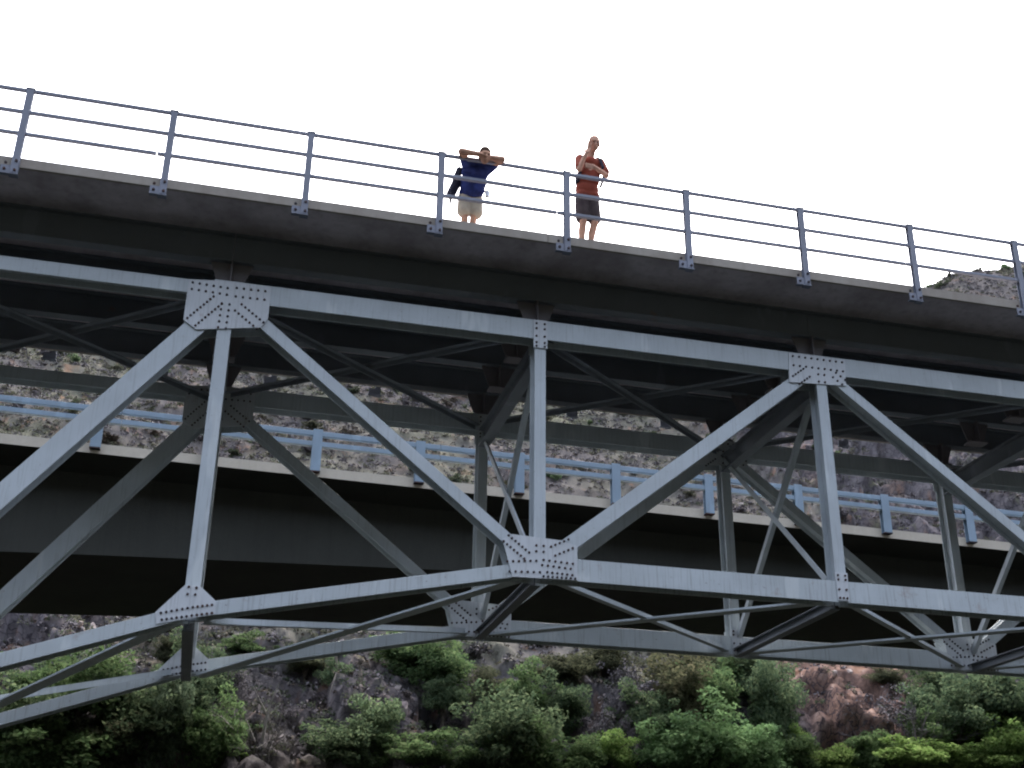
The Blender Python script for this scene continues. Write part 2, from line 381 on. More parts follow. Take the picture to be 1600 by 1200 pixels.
def trunk_mesh(lum, h, rx, rz, seed):
    """trunk from the root (0,0,0) up into the crown (centre at height h), limbs out to the lumps"""
    R = random.Random(seed); m = MB(); r = .05 + .045 * rz
    top = Vector((R.uniform(-.1, .1) * rx, R.uniform(-.1, .1) * rx, max(h - .2 * rz, .25)))
    p = Vector((0, 0, -.7)); n = 4
    for k in range(n):
        q = Vector((top.x * (k + 1) / n + R.uniform(-.05, .05), top.y * (k + 1) / n + R.uniform(-.05, .05), -.7 + (top.z + .7) * (k + 1) / n))
        m.cyl(p, q, r * (1.25 - .2 * k), r * (1.05 - .2 * k), 7, False); p = q
    for c_, r_ in lum[:14]:
        e = Vector((c_[0] * rx, c_[1] * rx, h + c_[2] * rz)); s = Vector((0, 0, 0)).lerp(p, R.uniform(.6, 1))
        mid = (s + e) / 2 + Vector((R.uniform(-.1, .1), R.uniform(-.1, .1), .12)) * rx
        m.cyl(s, mid, r * .42, r * .28, 5, False); m.cyl(mid, e, r * .28, r * .10, 5, False)
    return m
TREES = [
    (-5.91, 45.86, 2.02, 1.65, 1.68, 'dark', 'dark green tree at the lower left corner, cut by the frame edge'),
    (-4.0, 46.65, 2.1, 1.94, 1.54, 'mid', 'broad mid green tree just below the lowest chord at far left'),
    (-4.36, 45.05, 1.24, 2.04, 1.4, 'mid', 'dense tree crown at the bottom edge, second from the left corner'),
    (-2.1, 45.81, 2.02, 1.57, 1.71, 'dark', 'dark leafy tree left of the pale slender tree'),
    (-1.06, 45.77, 1.9, 0.95, 2.08, 'pale', 'slender pale grey-green tree with a visible light trunk'),
    (-0.2, 48.0, 1.83, 1.25, 1.62, 'dark', 'dark green tree directly under the lower end of the leftmost post'),
    (0.48, 45.86, 1.54, 1.13, 1.48, 'mid', 'olive green tree between the slender pale tree and the grey twigs'),
    (1.3, 46.25, 0.39, 0.59, 0.5, 'bright', 'small bright yellow-green bush at the bottom edge, left one'),
    (2.28, 46.26, 1.45, 1.11, 1.26, 'bare', 'leafless grey twiggy tree with a bleached trunk at the bottom edge'),
    (1.28, 48.56, 1.11, 0.93, 0.96, 'grey', 'blue-grey bush beside the grey rocks left of centre'),
    (-1.43, 50.45, 0.83, 0.81, 0.61, 'olive', 'round yellow-olive bush framed between the two lower chords'),
    (1.55, 51.27, 0.79, 1.05, 0.51, 'mid', 'low green bush just above the rear lower chord'),
    (3.43, 46.71, 0.23, 0.46, 0.4, 'bright', 'small bright yellow-green sapling at the bottom edge, right of the grey twigs'),
    (5.17, 50.08, 0.98, 0.62, 0.95, 'dark', 'small dark conical tree growing out of the grey rock'),
    (4.04, 50.92, 0.83, 1.0, 0.57, 'olive', 'low pale olive bush on the ledge under the arch'),
    (5.31, 46.35, 1.43, 1.45, 1.15, 'dark', 'dark rounded tree at the foot of the crag, left one'),
    (6.51, 46.69, 1.6, 1.19, 1.35, 'dark', 'dark rounded tree at the foot of the crag, taller middle one'),
    (8.24, 46.71, 1.04, 1.48, 1.04, 'mid', 'olive tree at the foot of the crag, lower right one'),
    (8.32, 51.27, 1.45, 1.57, 1.0, 'mid', 'broad green tree on the ledge below the rear lower chord'),
    (9.71, 50.51, 1.5, 1.39, 1.22, 'mid', 'drooping green tree beside the cliff gully'),
    (9.45, 49.67, 1.09, 0.83, 0.96, 'dark', 'dark bush hanging in the cliff gully'),
    (11.46, 46.87, 2.13, 1.72, 1.87, 'dark', 'dark tree standing in front of the cliff at the centre of the frame'),
    (12.55, 47.1, 0.96, 1.48, 1.34, 'mid', 'olive brown tree at the bottom edge, right of the dark central tree'),
    (14.78, 51.25, 1.27, 1.44, 0.84, 'olive', 'pale green spreading bush beside the light boulder'),
    (14.52, 49.42, 1.34, 1.11, 1.15, 'dark', 'dark green tree below the pale spreading bush'),
    (17.1, 52.09, 1.19, 1.31, 0.87, 'olive', 'olive tree touching the rear lower chord near the centre'),
    (17.38, 49.98, 1.72, 1.14, 1.54, 'grey', 'purple-grey twiggy tree behind the green ones'),
    (16.0, 48.47, 1.41, 1.09, 1.19, 'grey', 'blue-grey twiggy bush low between the green trees'),
    (19.41, 49.26, 2.09, 1.57, 1.82, 'oliv2', 'tall olive brown tree right of the purple-grey one'),
    (17.84, 48.6, 1.64, 1.21, 1.37, 'dark', 'dark green tree below the tall olive brown one'),
    (19.39, 47.33, 1.83, 1.75, 1.62, 'bright2', 'bright pale green leafy tree at the bottom, the largest one'),
    (21.21, 47.44, 1.29, 1.55, 1.41, 'bright2', 'bright green willow-like tree at the bottom right of the largest pale one'),
    (16.07, 47.55, 1.04, 1.01, 1.05, 'bright', 'small yellow-green tree at the bottom, left of the bright pale one'),
    (23.59, 50.87, 1.77, 1.77, 1.24, 'dark', 'dark olive tree just below the rear lower chord, right of centre'),
    (23.36, 48.41, 2.21, 1.22, 2.11, 'dark', 'tall dark tree at the left edge of the orange scree'),
    (27.6, 48.85, 1.31, 1.11, 1.02, 'grey', 'grey leafless bush in the middle of the scree'),
    (29.02, 48.09, 1.99, 1.59, 1.55, 'grey', 'large grey-mauve bush under the scree'),
    (30.71, 51.33, 0.89, 0.77, 0.65, 'olive', 'brownish bush at the top of the scree'),
    (28.73, 46.98, 1.33, 1.86, 0.92, 'bright', 'bright yellow-green tree at the bottom edge under the grey-mauve bush'),
    (25.53, 47.59, 0.75, 1.11, 0.75, 'bright', 'light green shrub at the bottom edge below the orange scree'),
    (23.8, 47.58, 0.94, 1.31, 0.91, 'mid', 'mid green bush at the bottom edge below the tall dark tree'),
    (32.72, 49.87, 1.72, 1.34, 1.33, 'dark', 'very dark tree below the rear lower chord at the right'),
    (33.82, 48.26, 2.51, 1.99, 1.91, 'dark', 'big dark green tree at the right with an uneven crown'),
    (31.9, 47.8, 1.85, 1.44, 1.44, 'dark', 'dark tree in front of the big one at the right'),
    (30.81, 46.99, 1.01, 1.66, 0.82, 'bright', 'yellow-green bush at the bottom edge near the right corner'),
    (33.68, 46.99, 1.59, 1.5, 1.33, 'bright', 'bright green tree in the lower right corner'),
    (24.14, 48.15, 0.97, 0.8, 0.75, 'bright', 'small fresh green sapling beside the scree foot'),
    (6.81, 46.69, 0.6, 1.18, 0.67, 'mid', 'olive crown cut by the bottom edge under the dark rounded trees'),
    (10.17, 47.14, 0.51, 1.07, 0.79, 'dark', 'dark crown cut by the bottom edge left of the central dark tree'),
    (14.59, 47.47, 0.67, 1.15, 0.98, 'mid', 'mid green crown cut by the bottom edge between two yellow-green trees'),
    (26.94, 47.52, 0.62, 1.06, 0.69, 'mid', 'dull green bush cut by the bottom edge beneath the grey-mauve one'),
    (-5.93, 45.57, 0.78, 1.29, 0.94, 'mid', 'olive tree crown filling the very corner at the lower left'),
    (-2.79, 45.46, 1.19, 1.32, 1.19, 'olive', 'pale olive tree low at the bottom edge under the broad green tree'),
    (-0.26, 46.58, 1.54, 1.04, 1.38, 'dark', 'dark green tree behind the slender pale one'),
    (-4.67, 49.05, 1.07, 1.09, 0.79, 'dark', 'dark bush touching the leftmost rear chord from below'),
    (-5.83, 48.2, 1.18, 1.05, 0.89, 'mid', 'green bush showing between the lower chords at the far left'),
    (3.25, 48.22, 0.94, 0.85, 0.8, 'grey', 'small mauve twiggy bush between the grey rocks and the dark rounded trees'),
    (5.99, 48.7, 0.89, 0.85, 0.71, 'olive', 'small olive bush on the crag above the dark rounded trees'),
    (11.31, 49.64, 1.29, 0.89, 1.14, 'olive', 'olive bush at the left foot of the central cliff'),
    (13.06, 49.58, 1.49, 1.16, 1.26, 'mid', 'mid green tree just above the dark central tree'),
    (21.3, 49.91, 1.79, 1.44, 1.5, 'mid', 'mid green tree behind the bright pale one'),
    (22.68, 52.26, 1.13, 1.17, 0.83, 'olive', 'olive crown touching the rear chord right of centre'),
    (18.2, 47.5, 1.03, 1.28, 1.11, 'bright2', 'bright pale green crown at the bottom edge, left neighbour of the largest pale one'),
    (22.37, 47.55, 0.96, 1.35, 0.96, 'bright2', 'light green crown at the bottom edge right of the willow-like tree'),
    (30.92, 49.09, 1.32, 1.02, 1.11, 'dark', 'dark bush at the right edge of the scree'),
    (35.32, 48.45, 1.78, 1.14, 1.55, 'dark', 'dark crown cut by the right frame edge'),
    (32.06, 47.05, 0.92, 1.4, 1.0, 'bright', 'fresh green crown at the bottom edge left of the lower right corner'),
    (30.42, 47.8, 1.37, 1.09, 1.07, 'mid', 'mid green bush between the mauve bush and the dark trees at the right'),
    (27.37, 47.62, 1.16, 1.07, 0.87, 'mid', 'green bush low under the scree'),
]
def ground_z(x, y):
    a = np.array([[float(x)]]); b_ = np.array([[float(y)]]); _, y2, z2, _ = terrain_points(a, b_); return float(z2[0, 0]) + (y - float(y2[0, 0])) * .9
for k, (x, y, h, rx, rz, kind, lab) in enumerate(TREES):
    q_ = 1.15 if kind == 'grey' else 1.34
    rx *= q_; rz *= q_ * .96
    g = float(base_height(np.array([x]), np.array([y]))[0]); zr = ground_z(x, y)
    cz = g + h                                              # height of the crown centre
    bush = kind in ('grey',) or rz < .7
    nm = {'grey': 'bush', 'bare': 'bare_tree'}.get(kind, 'bush' if bush else 'tree')
    root = empty(nm, (x, y, zr), lab, 'bush' if nm == 'bush' else 'tree')
    rot = k * 1.3
    if kind in ('grey', 'bare'):
        o = bpy.data.objects.new('twigs', TWIGS[k % 3]); COL.objects.link(o); o.parent = root
        setmat(o, LM[kind]); o.location = (0, 0, max(cz - zr, rz * .7)); o.scale = (rx * 1.1, rx * 1.1, rz * 1.15); o.rotation_euler = (0, 0, rot)
        if kind == 'bare':
            tm = MB(); p = Vector((x, y, zr - .4))
            for q, r in (((.05, -.1, .7), .07), ((.16, -.12, 1.5), .05), ((.42, -.2, 2.3), .03)):
                qq = Vector((x, y, zr)) + Vector(q); tm.cyl(p, qq, r, r * .75, 7, False); p = qq
            tm.cyl((x + .1, y - .11, zr + 1.1), (x - .5, y - .2, zr + 2.1), .04, .012, 6, False)
            tm.build('trunk', M_BLEACH, root, origin=(x, y, zr))
        else:
            # sparse grey leaves so that the bush reads as a soft mass
            p, _l = crown_points(500 + k, 1500, 18); q, f = leaves(p, .07, 600 + k)
            me = npmesh('crown', q, f); o2 = bpy.data.objects.new('crown', me); COL.objects.link(o2); o2.parent = root
            setmat(o2, LM['grey']); o2.location = o.location; o2.scale = (rx, rx, rz)
        continue
    me, lum = CROWNS[k % 6]
    o = bpy.data.objects.new('crown', me); COL.objects.link(o); o.parent = root; setmat(o, LM[kind])
    o.location = (0, 0, cz - zr); o.scale = (rx, rx, rz); o.rotation_euler = (0, 0, rot)
    ca, sa = math.cos(rot), math.sin(rot)
    lum2 = [((c_[0] * ca - c_[1] * sa, c_[0] * sa + c_[1] * ca, c_[2]), r_) for c_, r_ in lum]
    tm = trunk_mesh(lum2, max(cz - zr, .3), rx, rz, k)
    tm.v = [(a + x, b_ + y, c_ + zr) for a, b_, c_ in tm.v]
    tm.build('trunk', M_BLEACH if kind == 'pale' else M_BARK, root, origin=(x, y, zr))
# ------------------------------------------------------------------ shrubs and scrub on the slope
vis = (GX > -26) & (GX < 82) & (GY > 46) & (GY < 90)
# keep what the camera's neighbourhood can see (a fan over the valley)
s_ = GX / GY; vis &= (s_ > -.27) & (s_ < .92)
cand = np.nonzero(vis.ravel())[0]
rk = TR.ravel()
SM = []
for s in range(4):
    p, _l = crown_points(700 + s, 700, 12, .75); q, f = leaves(p, .20, 710 + s); SM.append(npmesh('shrub', q, f))
dens = fbm(co[:, 0] * .09, co[:, 1] * .09, 90, 3)
R = np.random.default_rng(5)
picked = []
def project(p):
    d = Vector(p); k = FPX / d.dot(fwd); return 800 + k * d.dot(rgt), 600 - k * d.dot(upv)
def shown(p):
    "leaves out what stands wholly behind the decks"
    u, v = project(p); w = v - .075 * u
    return (535 < w < 720 or w > 925 or (u > 1400 and v < 500)) and -80 < u < 1680 and v < 1230
def zone(p):
    u, v = project(p); third = 'left' if u < 533 else ('middle' if u < 1066 else 'right')
    if v < 520: return 'on the ridge against the sky at the right'
    w = v - .075 * u
    if w > 925: return 'below the rear lower chord in the %s third' % third
    if w < 615: return 'just under the far deck edge in the %s third' % third
    return 'seen through the pale blue railing in the %s third' % third
tries = R.permutation(cand)
for v in tries:
    if len(picked) >= 170: break
    p = co[v]
    if not shown(p): continue
    if R.random() > (.95 if dens[v] > .5 else .35) * (1 - .75 * rk[v]): continue
    if any((p[0] - q[0]) ** 2 + (p[1] - q[1]) ** 2 + (p[2] - q[2]) ** 2 < 2.2 for q in picked): continue
    if 25 < p[0] < 33.5 and p[1] < 55 and R.random() < .8: continue
    picked.append(p)
kinds = ['olive', 'mid', 'grey', 'brown', 'olive', 'dark', 'grey']
words = {'olive': 'low olive green shrub growing on the dry hillside', 'mid': 'low mid green shrub growing on the dry hillside', 'dark': 'low dark green shrub growing on the dry hillside',
         'grey': 'low grey mauve shrub growing on the dry hillside', 'brown': 'low dry brown shrub growing on the dry hillside'}
for k, p in enumerate(picked):
    kd = kinds[int(R.integers(0, 7))]
    o = bpy.data.objects.new('shrub', SM[k % 4]); COL.objects.link(o); setmat(o, LM[{'olive': 'scrub_olive', 'mid': 'scrub_green'}.get(kd, kd)])
    s = R.uniform(.45, .95); o.location = (p[0], p[1], p[2] + .25 * s); o.scale = (s * R.uniform(.9, 1.4), s, s * R.uniform(.6, 1.0)); o.rotation_euler = (R.uniform(-.2, .2), R.uniform(-.2, .2), R.uniform(0, 6.28))
    tag(o, words[kd].replace('growing on the dry hillside', zone(p)), 'shrub', {'olive': 'olive', 'mid': 'mid green', 'dark': 'dark green', 'grey': 'grey', 'brown': 'brown'}[kd] + ' shrubs scattered over the hillside')
def scrub(name, kind, n, per, size, rad, seed, label, prob):
    R = np.random.default_rng(seed); ids = R.choice(cand, size=n * 3)
    keep = (R.random(n * 3) < prob(ids)) & ~((co[ids, 0] > 25) & (co[ids, 0] < 33) & (co[ids, 1] > 47) & (co[ids, 1] < 54.5) & (R.random(n * 3) < .75)); ids = ids[keep][:n]
    base = co[ids]; r_ = rad * R.uniform(.4, 1.3, len(ids))
    d = R.normal(size=(len(ids), per, 3)); d /= np.linalg.norm(d, axis=2)[:, :, None]; d[:, :, 2] = np.abs(d[:, :, 2]) * .8
    P = (base[:, None, :] + d * r_[:, None, None] * R.uniform(.4, 1, (len(ids), per, 1))).reshape(-1, 3)
    q, f = leaves(P, size, seed + 1)
    o = npobj(name, npmesh(name, q, f), LM[kind]); tag(o, label, None, None, 'stuff')
scrub('dry_brush', 'grey', 14000, 26, .14, .34, 11, 'grey twiggy brush covering the slope', lambda i: .9 - .5 * rk[i])
scrub('dry_grass', 'brown', 6500, 22, .12, .28, 12, 'dry brown grass and weeds covering the slope', lambda i: .8 - .5 * rk[i])
scrub('green_ground_cover', 'scrub_olive', 6500, 28, .14, .36, 13, 'olive green ground cover between the rocks', lambda i: np.where(dens[i] > .5, .95, .25) * (1 - .5 * rk[i]))
scrub('dark_ground_cover', 'scrub_green', 2600, 32, .15, .45, 14, 'dark green ground cover in the hollows', lambda i: np.where(co[i, 1] < 52, .9, .10) * (1 - .4 * rk[i]))
# loose rocks
def rockmesh(seed):
    R = random.Random(seed); m = MB(); m2 = bpy.data.meshes.new('rock')
    import bmesh
    bm = bmesh.new(); pts = [Vector((R.uniform(-1, 1), R.uniform(-.8, .8), R.uniform(-.7, .7))).normalized() * R.uniform(.7, 1) for _ in range(16)]
    for p in pts: bm.verts.new((p.x, p.y * .8, p.z * .65))
    res = bmesh.ops.convex_hull(bm, input=bm.verts)
    bmesh.ops.delete(bm, geom=[e for e in res['geom_interior'] if isinstance(e, bmesh.types.BMVert)], context='VERTS')
    bm.to_mesh(m2); bm.free(); return m2
RM = [rockmesh(i) for i in range(7)]
m, t, b = newmat('loose rock', .95, 0, .15)
oi = node(t, 'ShaderNodeObjectInfo')
t.links.new(mix(t, ramp(t, noise(t, 3, 5), [(.35, 0.), (.65, 1.)]), ramp(t, oi.outputs['Random'], [(0, (.12, .10, .11)), (.5, (.20, .17, .16)), (1, (.24, .15, .11))]), (.30, .26, .24)), b.inputs['Base Color'])
M_ROCK = m
nb = 0
for v in R.permutation(cand):
    p = co[v]
    if nb >= 110: break
    if not shown(p): continue
    scree = (26 < p[0] < 33 and 47 < p[1] < 54); crag = rk[v] > .4 and p[1] < 57
    if not (scree or (crag and R.random() < .3) or R.random() < .03): continue
    o = bpy.data.objects.new('boulder', RM[nb % 7]); COL.objects.link(o)
    if not RM[nb % 7].materials: RM[nb % 7].materials.append(M_ROCK)
    s = R.uniform(.10, .22) if scree else R.uniform(.18, .42)
    o.location = (p[0], p[1], p[2] + .05 * s); o.scale = (s, s, s); o.rotation_euler = tuple(R.uniform(0, 6.28, 3))
    if scree: tag(o, 'loose stone lying on the orange scree below the rear lower chord at the right', 'rock', 'stones on the scree')
    else: tag(o, 'angular grey-brown boulder ' + zone(p), 'rock', 'boulders among the crags')
    nb += 1
# ------------------------------------------------------------------ deck truss bridge
YT, YT2, DEP = 15.014, 18.611, .26            # front face of the two trusses, depth of their members
X0, L = -.253, 4.3537                         # first panel point in view, panel length
def nx(i): return X0 + i * L
ZT = {i: (7.87, .20 if i < 0 else .30) for i in range(-5, 9)}
BOT = {-2: -.25, -1: 1.97, 0: 3.50, 1: 4.39, 2: 4.39, 3: 4.39, 4: 4.39, 5: 3.50, 6: 1.97, 7: -.25}
DX0, DX1 = -18.0, 37.0
ZS = 8.865                                    # underside of the slab
bridge = empty('truss_bridge', (9.4, 17.0, -3.6), 'grey-blue steel deck truss bridge in the foreground, two riveted trusses under a thin deck', 'bridge')
def H(w, d, tf=.022, tw=.03, r=0.0):
    return [(r, r + tf, -w / 2, w / 2), (r + d - tf, r + d, -w / 2, w / 2), (r + tf, r + d - tf, -tw / 2, tw / 2)]
AY = (0, 1, 0)
def bolts_on(mb, pts, y, r=.0175):
    for x, z in pts:
        mb.cyl((x, y, z), (x, y - .016, z), r, r * .8, 6)
def row(p, q, n): return [(p[0] + (q[0] - p[0]) * k / (n - 1), p[1] + (q[1] - p[1]) * k / (n - 1)) for k in range(n)]
def off(p, d, s): return (p[0] + d[0] * s, p[1] + d[1] * s)
def rows(p, q, n, sep):
    dx, dz = q[0] - p[0], q[1] - p[1]; l = math.hypot(dx, dz); nn = (-dz / l, dx / l)
    return row(off(p, nn, sep / 2), off(q, nn, sep / 2), n) + row(off(p, nn, -sep / 2), off(q, nn, -sep / 2), n)
def gusset(poly, holes, yf, parent, name='gusset_plate', mat=None, lab=None):
    g = MB().prism(poly, yf - .013, yf - .001).build(name, mat or M_GUSSET, parent, lab)
    MB().prism(poly, yf + DEP + .001, yf + DEP + .013).build(name, mat or M_CHORD, parent, lab)
    b = MB(); bolts_on(b, holes, yf - .013); b.build('bolts', M_BOLT, g, None, 'stuff')
    return g
TOP_BIG = [(-.53, 7.955), (-.53, 7.35), (-.36, 7.225), (.46, 7.385), (.55, 7.52), (.55, 8.012)]
TOP_BIG = [(-.535, 7.962), (-.535, 7.355), (-.36, 7.232), (.475, 7.375), (.553, 7.52), (.553, 8.0), (-.1, 8.0)]
BOT_B = [(-.51, 4.73), (-.37, 4.232), (.515, 4.252), (.515, 4.715), (.30, 4.775), (-.38, 4.805)]
BOT_A = [(-.395, 3.455), (-.37, 3.315), (.30, 3.477), (.29, 3.64), (.085, 3.81), (-.09, 3.81)]
TOP_C = [(-.50, 8.005), (-.535, 7.515), (.395, 7.565), (.425, 8.0)]
def shift(poly, dx, dz=0, mirror=False):
    q = [((-x if mirror else x) + dx, z + dz) for x, z in poly]
    return q[::-1] if mirror else q
def build_truss(yf, where):
    for i in range(-3, 9):                                                    # top chord, one piece per panel
        zc, h = ZT[i]
        if nx(i + 1) > DX1: break
        MB().bar((nx(i) + (.002 if i != 0 else -.2), yf, zc), (nx(i + 1) - (.002 if i != -1 else .2), yf, zc), AY, H(h, DEP, .02, .03)).build('top_chord', M_STEEL, bridge, None, bevel=.004)
    for i in range(-2, 7):
        a, b = (nx(i), BOT[i]), (nx(i + 1), BOT[i + 1]); w = .30 if BOT[i] == BOT[i + 1] else (.175 if i in (0, 4) else .165)
        s = (b[1] - a[1]) / L; e = .06
        MB().bar((a[0] + e, yf, a[1] + s * e), (b[0] - e, yf, b[1] - s * e), AY, H(w, DEP, .02, .03)).build('bottom_chord', M_CHORD, bridge, None, bevel=.004)
    for i in range(-2, 8):                                                    # posts
        w = .18 if i % 2 == 0 and i <= 0 else .163
        lo = BOT[i] + (.16 if BOT[i] > 4.3 else .10); hi = 7.87 - ZT[i][1] / 2 - .004
        MB().bar((nx(i), yf + .004, lo), (nx(i), yf + .004, hi), AY, H(w, DEP - .008, .018, .022)).build('vertical_post', M_STEEL, bridge, None, bevel=.003)
    DW = {-2: .26, -1: .263, 0: .160, 1: .198, 2: .15, 3: .198, 4: .16, 5: .26, 6: .26}
    ends = {-1: ((-4.45, 2.37), (-.50, 7.45)), 0: ((.19, 7.495), (3.87, 4.58)), 1: ((4.40, 4.65), (8.17, 7.65)), 2: ((8.65, 7.69), (12.45, 4.73))}
    for i in range(-2, 7):                                                    # diagonals: tops at even panel points
        if i in ends: p, q = ends[i]
        elif i % 2 == 0: p, q = (nx(i) + .33, 7.52), (nx(i + 1) - .35, BOT[i + 1] + .33)
        else: p, q = (nx(i) + .35, BOT[i] + .33), (nx(i + 1) - .33, 7.50)
        MB().bar((p[0], yf + .008, p[1]), (q[0], yf + .008, q[1]), AY, H(DW[i], DEP - .016, .018, .022)).build('diagonal', M_STEEL, bridge, None, bevel=.003)
    # gussets with their bolts
    for i in (-2, 0, 2, 4, 6):
        x = nx(i)
        if i <= 0:
            h = row((x - .48, 7.92), (x - .02, 7.90), 6) + row((x - .48, 7.82), (x - .02, 7.80), 6)
            h += rows((x - .13, 7.70), (x - .43, 7.335), 9, .15)
            h += rows((x + .15, 7.63), (x + .46, 7.40), 7, .13) + rows((x - .02, 7.66), (x - .03, 7.30), 5, .10)
            h += row((x + .10, 7.92), (x + .48, 7.925), 5) + row((x + .10, 7.79), (x + .48, 7.795), 5)
            gusset(shift(TOP_BIG, x), h, yf, bridge)
        else:
            h = row((x - .44, 7.95), (x + .37, 7.95), 9) + row((x - .44, 7.80), (x + .37, 7.80), 9)
            h += rows((x - .24, 7.70), (x - .42, 7.56), 5, .15) + rows((x - .0, 7.70), (x - .0, 7.58), 2, .10) + rows((x + .22, 7.72), (x + .36, 7.62), 3, .10)
            gusset(shift(TOP_C, x), h, yf, bridge)
    for i in (1, 3):
        x = nx(i)
        h = rows((x - .46, 4.74), (x - .18, 4.53), 7, .11) + rows((x + .18, 4.62), (x + .42, 4.74), 5, .13) + rows((x, 4.68), (x, 4.60), 2, .10)
        h += row((x - .44, 4.43), (x - .05, 4.47), 6) + row((x - .41, 4.30), (x + .0, 4.32), 6)
        h += row((x + .05, 4.49), (x + .45, 4.47), 6) + row((x + .03, 4.42), (x + .42, 4.40), 6) + row((x + .10, 4.33), (x + .44, 4.315), 6) + row((x + .05, 4.27), (x + .48, 4.27), 8)
        gusset(shift(BOT_B, x), h, yf, bridge)
    for i, mir in ((0, False), (4, True)):
        x = nx(i)
        h = [(x - .045, 3.79), (x + .045, 3.785), (x - .05, 3.70), (x + .04, 3.70)] + row((x - .33, 3.45), (x - .03, 3.53), 6) + row((x - .31, 3.37), (x - .03, 3.43), 6)
        h += row((x + .03, 3.545), (x + .25, 3.59), 5) + row((x + .03, 3.445), (x + .26, 3.49), 5)
        if mir: h = [(2 * x - a, b) for a, b in h]
        gusset(shift(BOT_A, x, 0, mir), h, yf, bridge)
    for i, dz in ((-1, BOT[-1] - 4.39), (5, BOT[5] - 4.39), (6, BOT[6] - 4.39), (-2, BOT[-2] - 4.39), (7, BOT[7] - 4.39)):
        x = nx(i); P = [(-.5, .30), (-.5, -.22), (.5, .02), (.5, .36)] if i < 0 else [(-.5, .36), (-.5, .02), (.5, -.22), (.5, .30)]
        gusset([(a + x, b + BOT[i]) for a, b in P], [(x + a * .1, BOT[i] + .05 * b) for a in range(-4, 5) for b in (0, 3)], yf, bridge)
    for i in (-3, -1, 1, 3, 5, 7):                                             # splice plates of plain posts at the top chord
        if i < -2: continue
        x = nx(i)
        gusset([(x - .10, 8.015), (x - .10, 7.575), (x + .10, 7.575), (x + .10, 8.015)], [(x + a, z) for a in (-.06, .06) for z in (7.60, 7.66, 7.76, 7.88, 7.96)], yf, bridge, 'splice_plate')
    for i in (2,):
        x = nx(i)
        gusset([(x - .095, 4.66), (x - .085, 4.262), (x + .085, 4.262), (x + .095, 4.66)], [(x + a, z) for a in (-.055, .055) for z in (4.30, 4.42, 4.56, 4.62)] + [(x, 4.30)], yf, bridge, 'splice_plate')
build_truss(YT, 'near'); build_truss(YT2, 'far')
# stringers, pedestals, floor beams
IB = lambda w, h, t: [(-w / 2, w / 2, 0, t), (-w / 2, w / 2, h - t, h), (-.012, .012, t, h - t)]
YA, YB = YT + DEP / 2 + .13, YT2 + DEP / 2 - .02
SY = [YA, YA + (YB - YA) / 3, YA + 2 * (YB - YA) / 3, YB]
for y in SY:
    for k in range(6):                                    # stringers spliced every other panel
        a = max(DX0 + .1, nx(-4 + 2 * k) + .003); b = min(DX1 - .1, nx(-2 + 2 * k) - .003)
        if b - a > .5:
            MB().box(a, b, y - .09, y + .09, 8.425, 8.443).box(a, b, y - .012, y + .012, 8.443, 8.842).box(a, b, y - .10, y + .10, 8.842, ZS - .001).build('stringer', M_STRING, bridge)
for i in range(-3, 9):
    x = nx(i)
    if x > DX1 - 1: break
    for n, y in enumerate(SY):
        edge = n in (0, 3)
        yc = y if edge else y
        p = MB()
        p.prism([(x - .155, 8.050), (x + .155, 8.050), (x + .29, 8.424), (x - .29, 8.424)], yc - .008, yc + .008)
        p.box(x - .008, x + .008, yc - .13, yc - .008, 8.050, 8.424).box(x - .008, x + .008, yc + .008, yc + .13, 8.050, 8.424)
        p.box(x - .17, x + .17, yc - .12, yc + .12, 8.021, 8.049)
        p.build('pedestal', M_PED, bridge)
    if i >= -2 and i <= 7:
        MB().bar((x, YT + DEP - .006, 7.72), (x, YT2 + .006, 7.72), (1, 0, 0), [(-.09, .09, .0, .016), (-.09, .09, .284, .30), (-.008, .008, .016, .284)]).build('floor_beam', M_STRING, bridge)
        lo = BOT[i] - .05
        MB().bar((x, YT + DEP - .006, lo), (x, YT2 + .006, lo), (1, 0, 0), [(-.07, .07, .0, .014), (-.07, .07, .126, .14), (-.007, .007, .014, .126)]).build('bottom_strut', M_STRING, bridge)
        for s in (0, 1):                                  # cross frame angles inside the trusses
            z0, z1 = (7.66, BOT[i] + .16) if s else (BOT[i] + .16, 7.66)
            MB().bar((x + (.012 if s else -.04), YT + DEP, z0), (x + (.012 if s else -.04), YT2, z1), (1, 0, 0), [(0, .012, -.045, .045), (.012, .075, .033, .045)]).build('cross_frame_brace', M_STEEL, bridge)
    if -2 <= i < 7:
        for s in (0, 1):
            ya, yb = (YT + DEP - .03, YT2 + .03) if s else (YT2 + .03, YT + DEP - .03)
            zz = 7.80 + (.0 if s else .10)
            MB().bar((x + .12, ya, zz), (nx(i + 1) - .12, yb, zz), (0, 0, 1), [(0, .012, -.085, .085), (-.07, -.0, -.006, .006)]).build('top_lateral_brace', M_STRING, bridge)
            za, zb = BOT[i] - .10, BOT[i + 1] - .10; k = .0 if s else -.02
            MB().bar((x + .18, ya, za + k), (nx(i + 1) - .18, yb, zb + k), (0, 0, 1), [(0, .012, -.05, .05), (.012, .085, -.006, .006)] if s else [(0, .012, -.10, .10), (.012, .04, .06, .072)]).build('bottom_lateral_brace', M_STEEL, bridge)
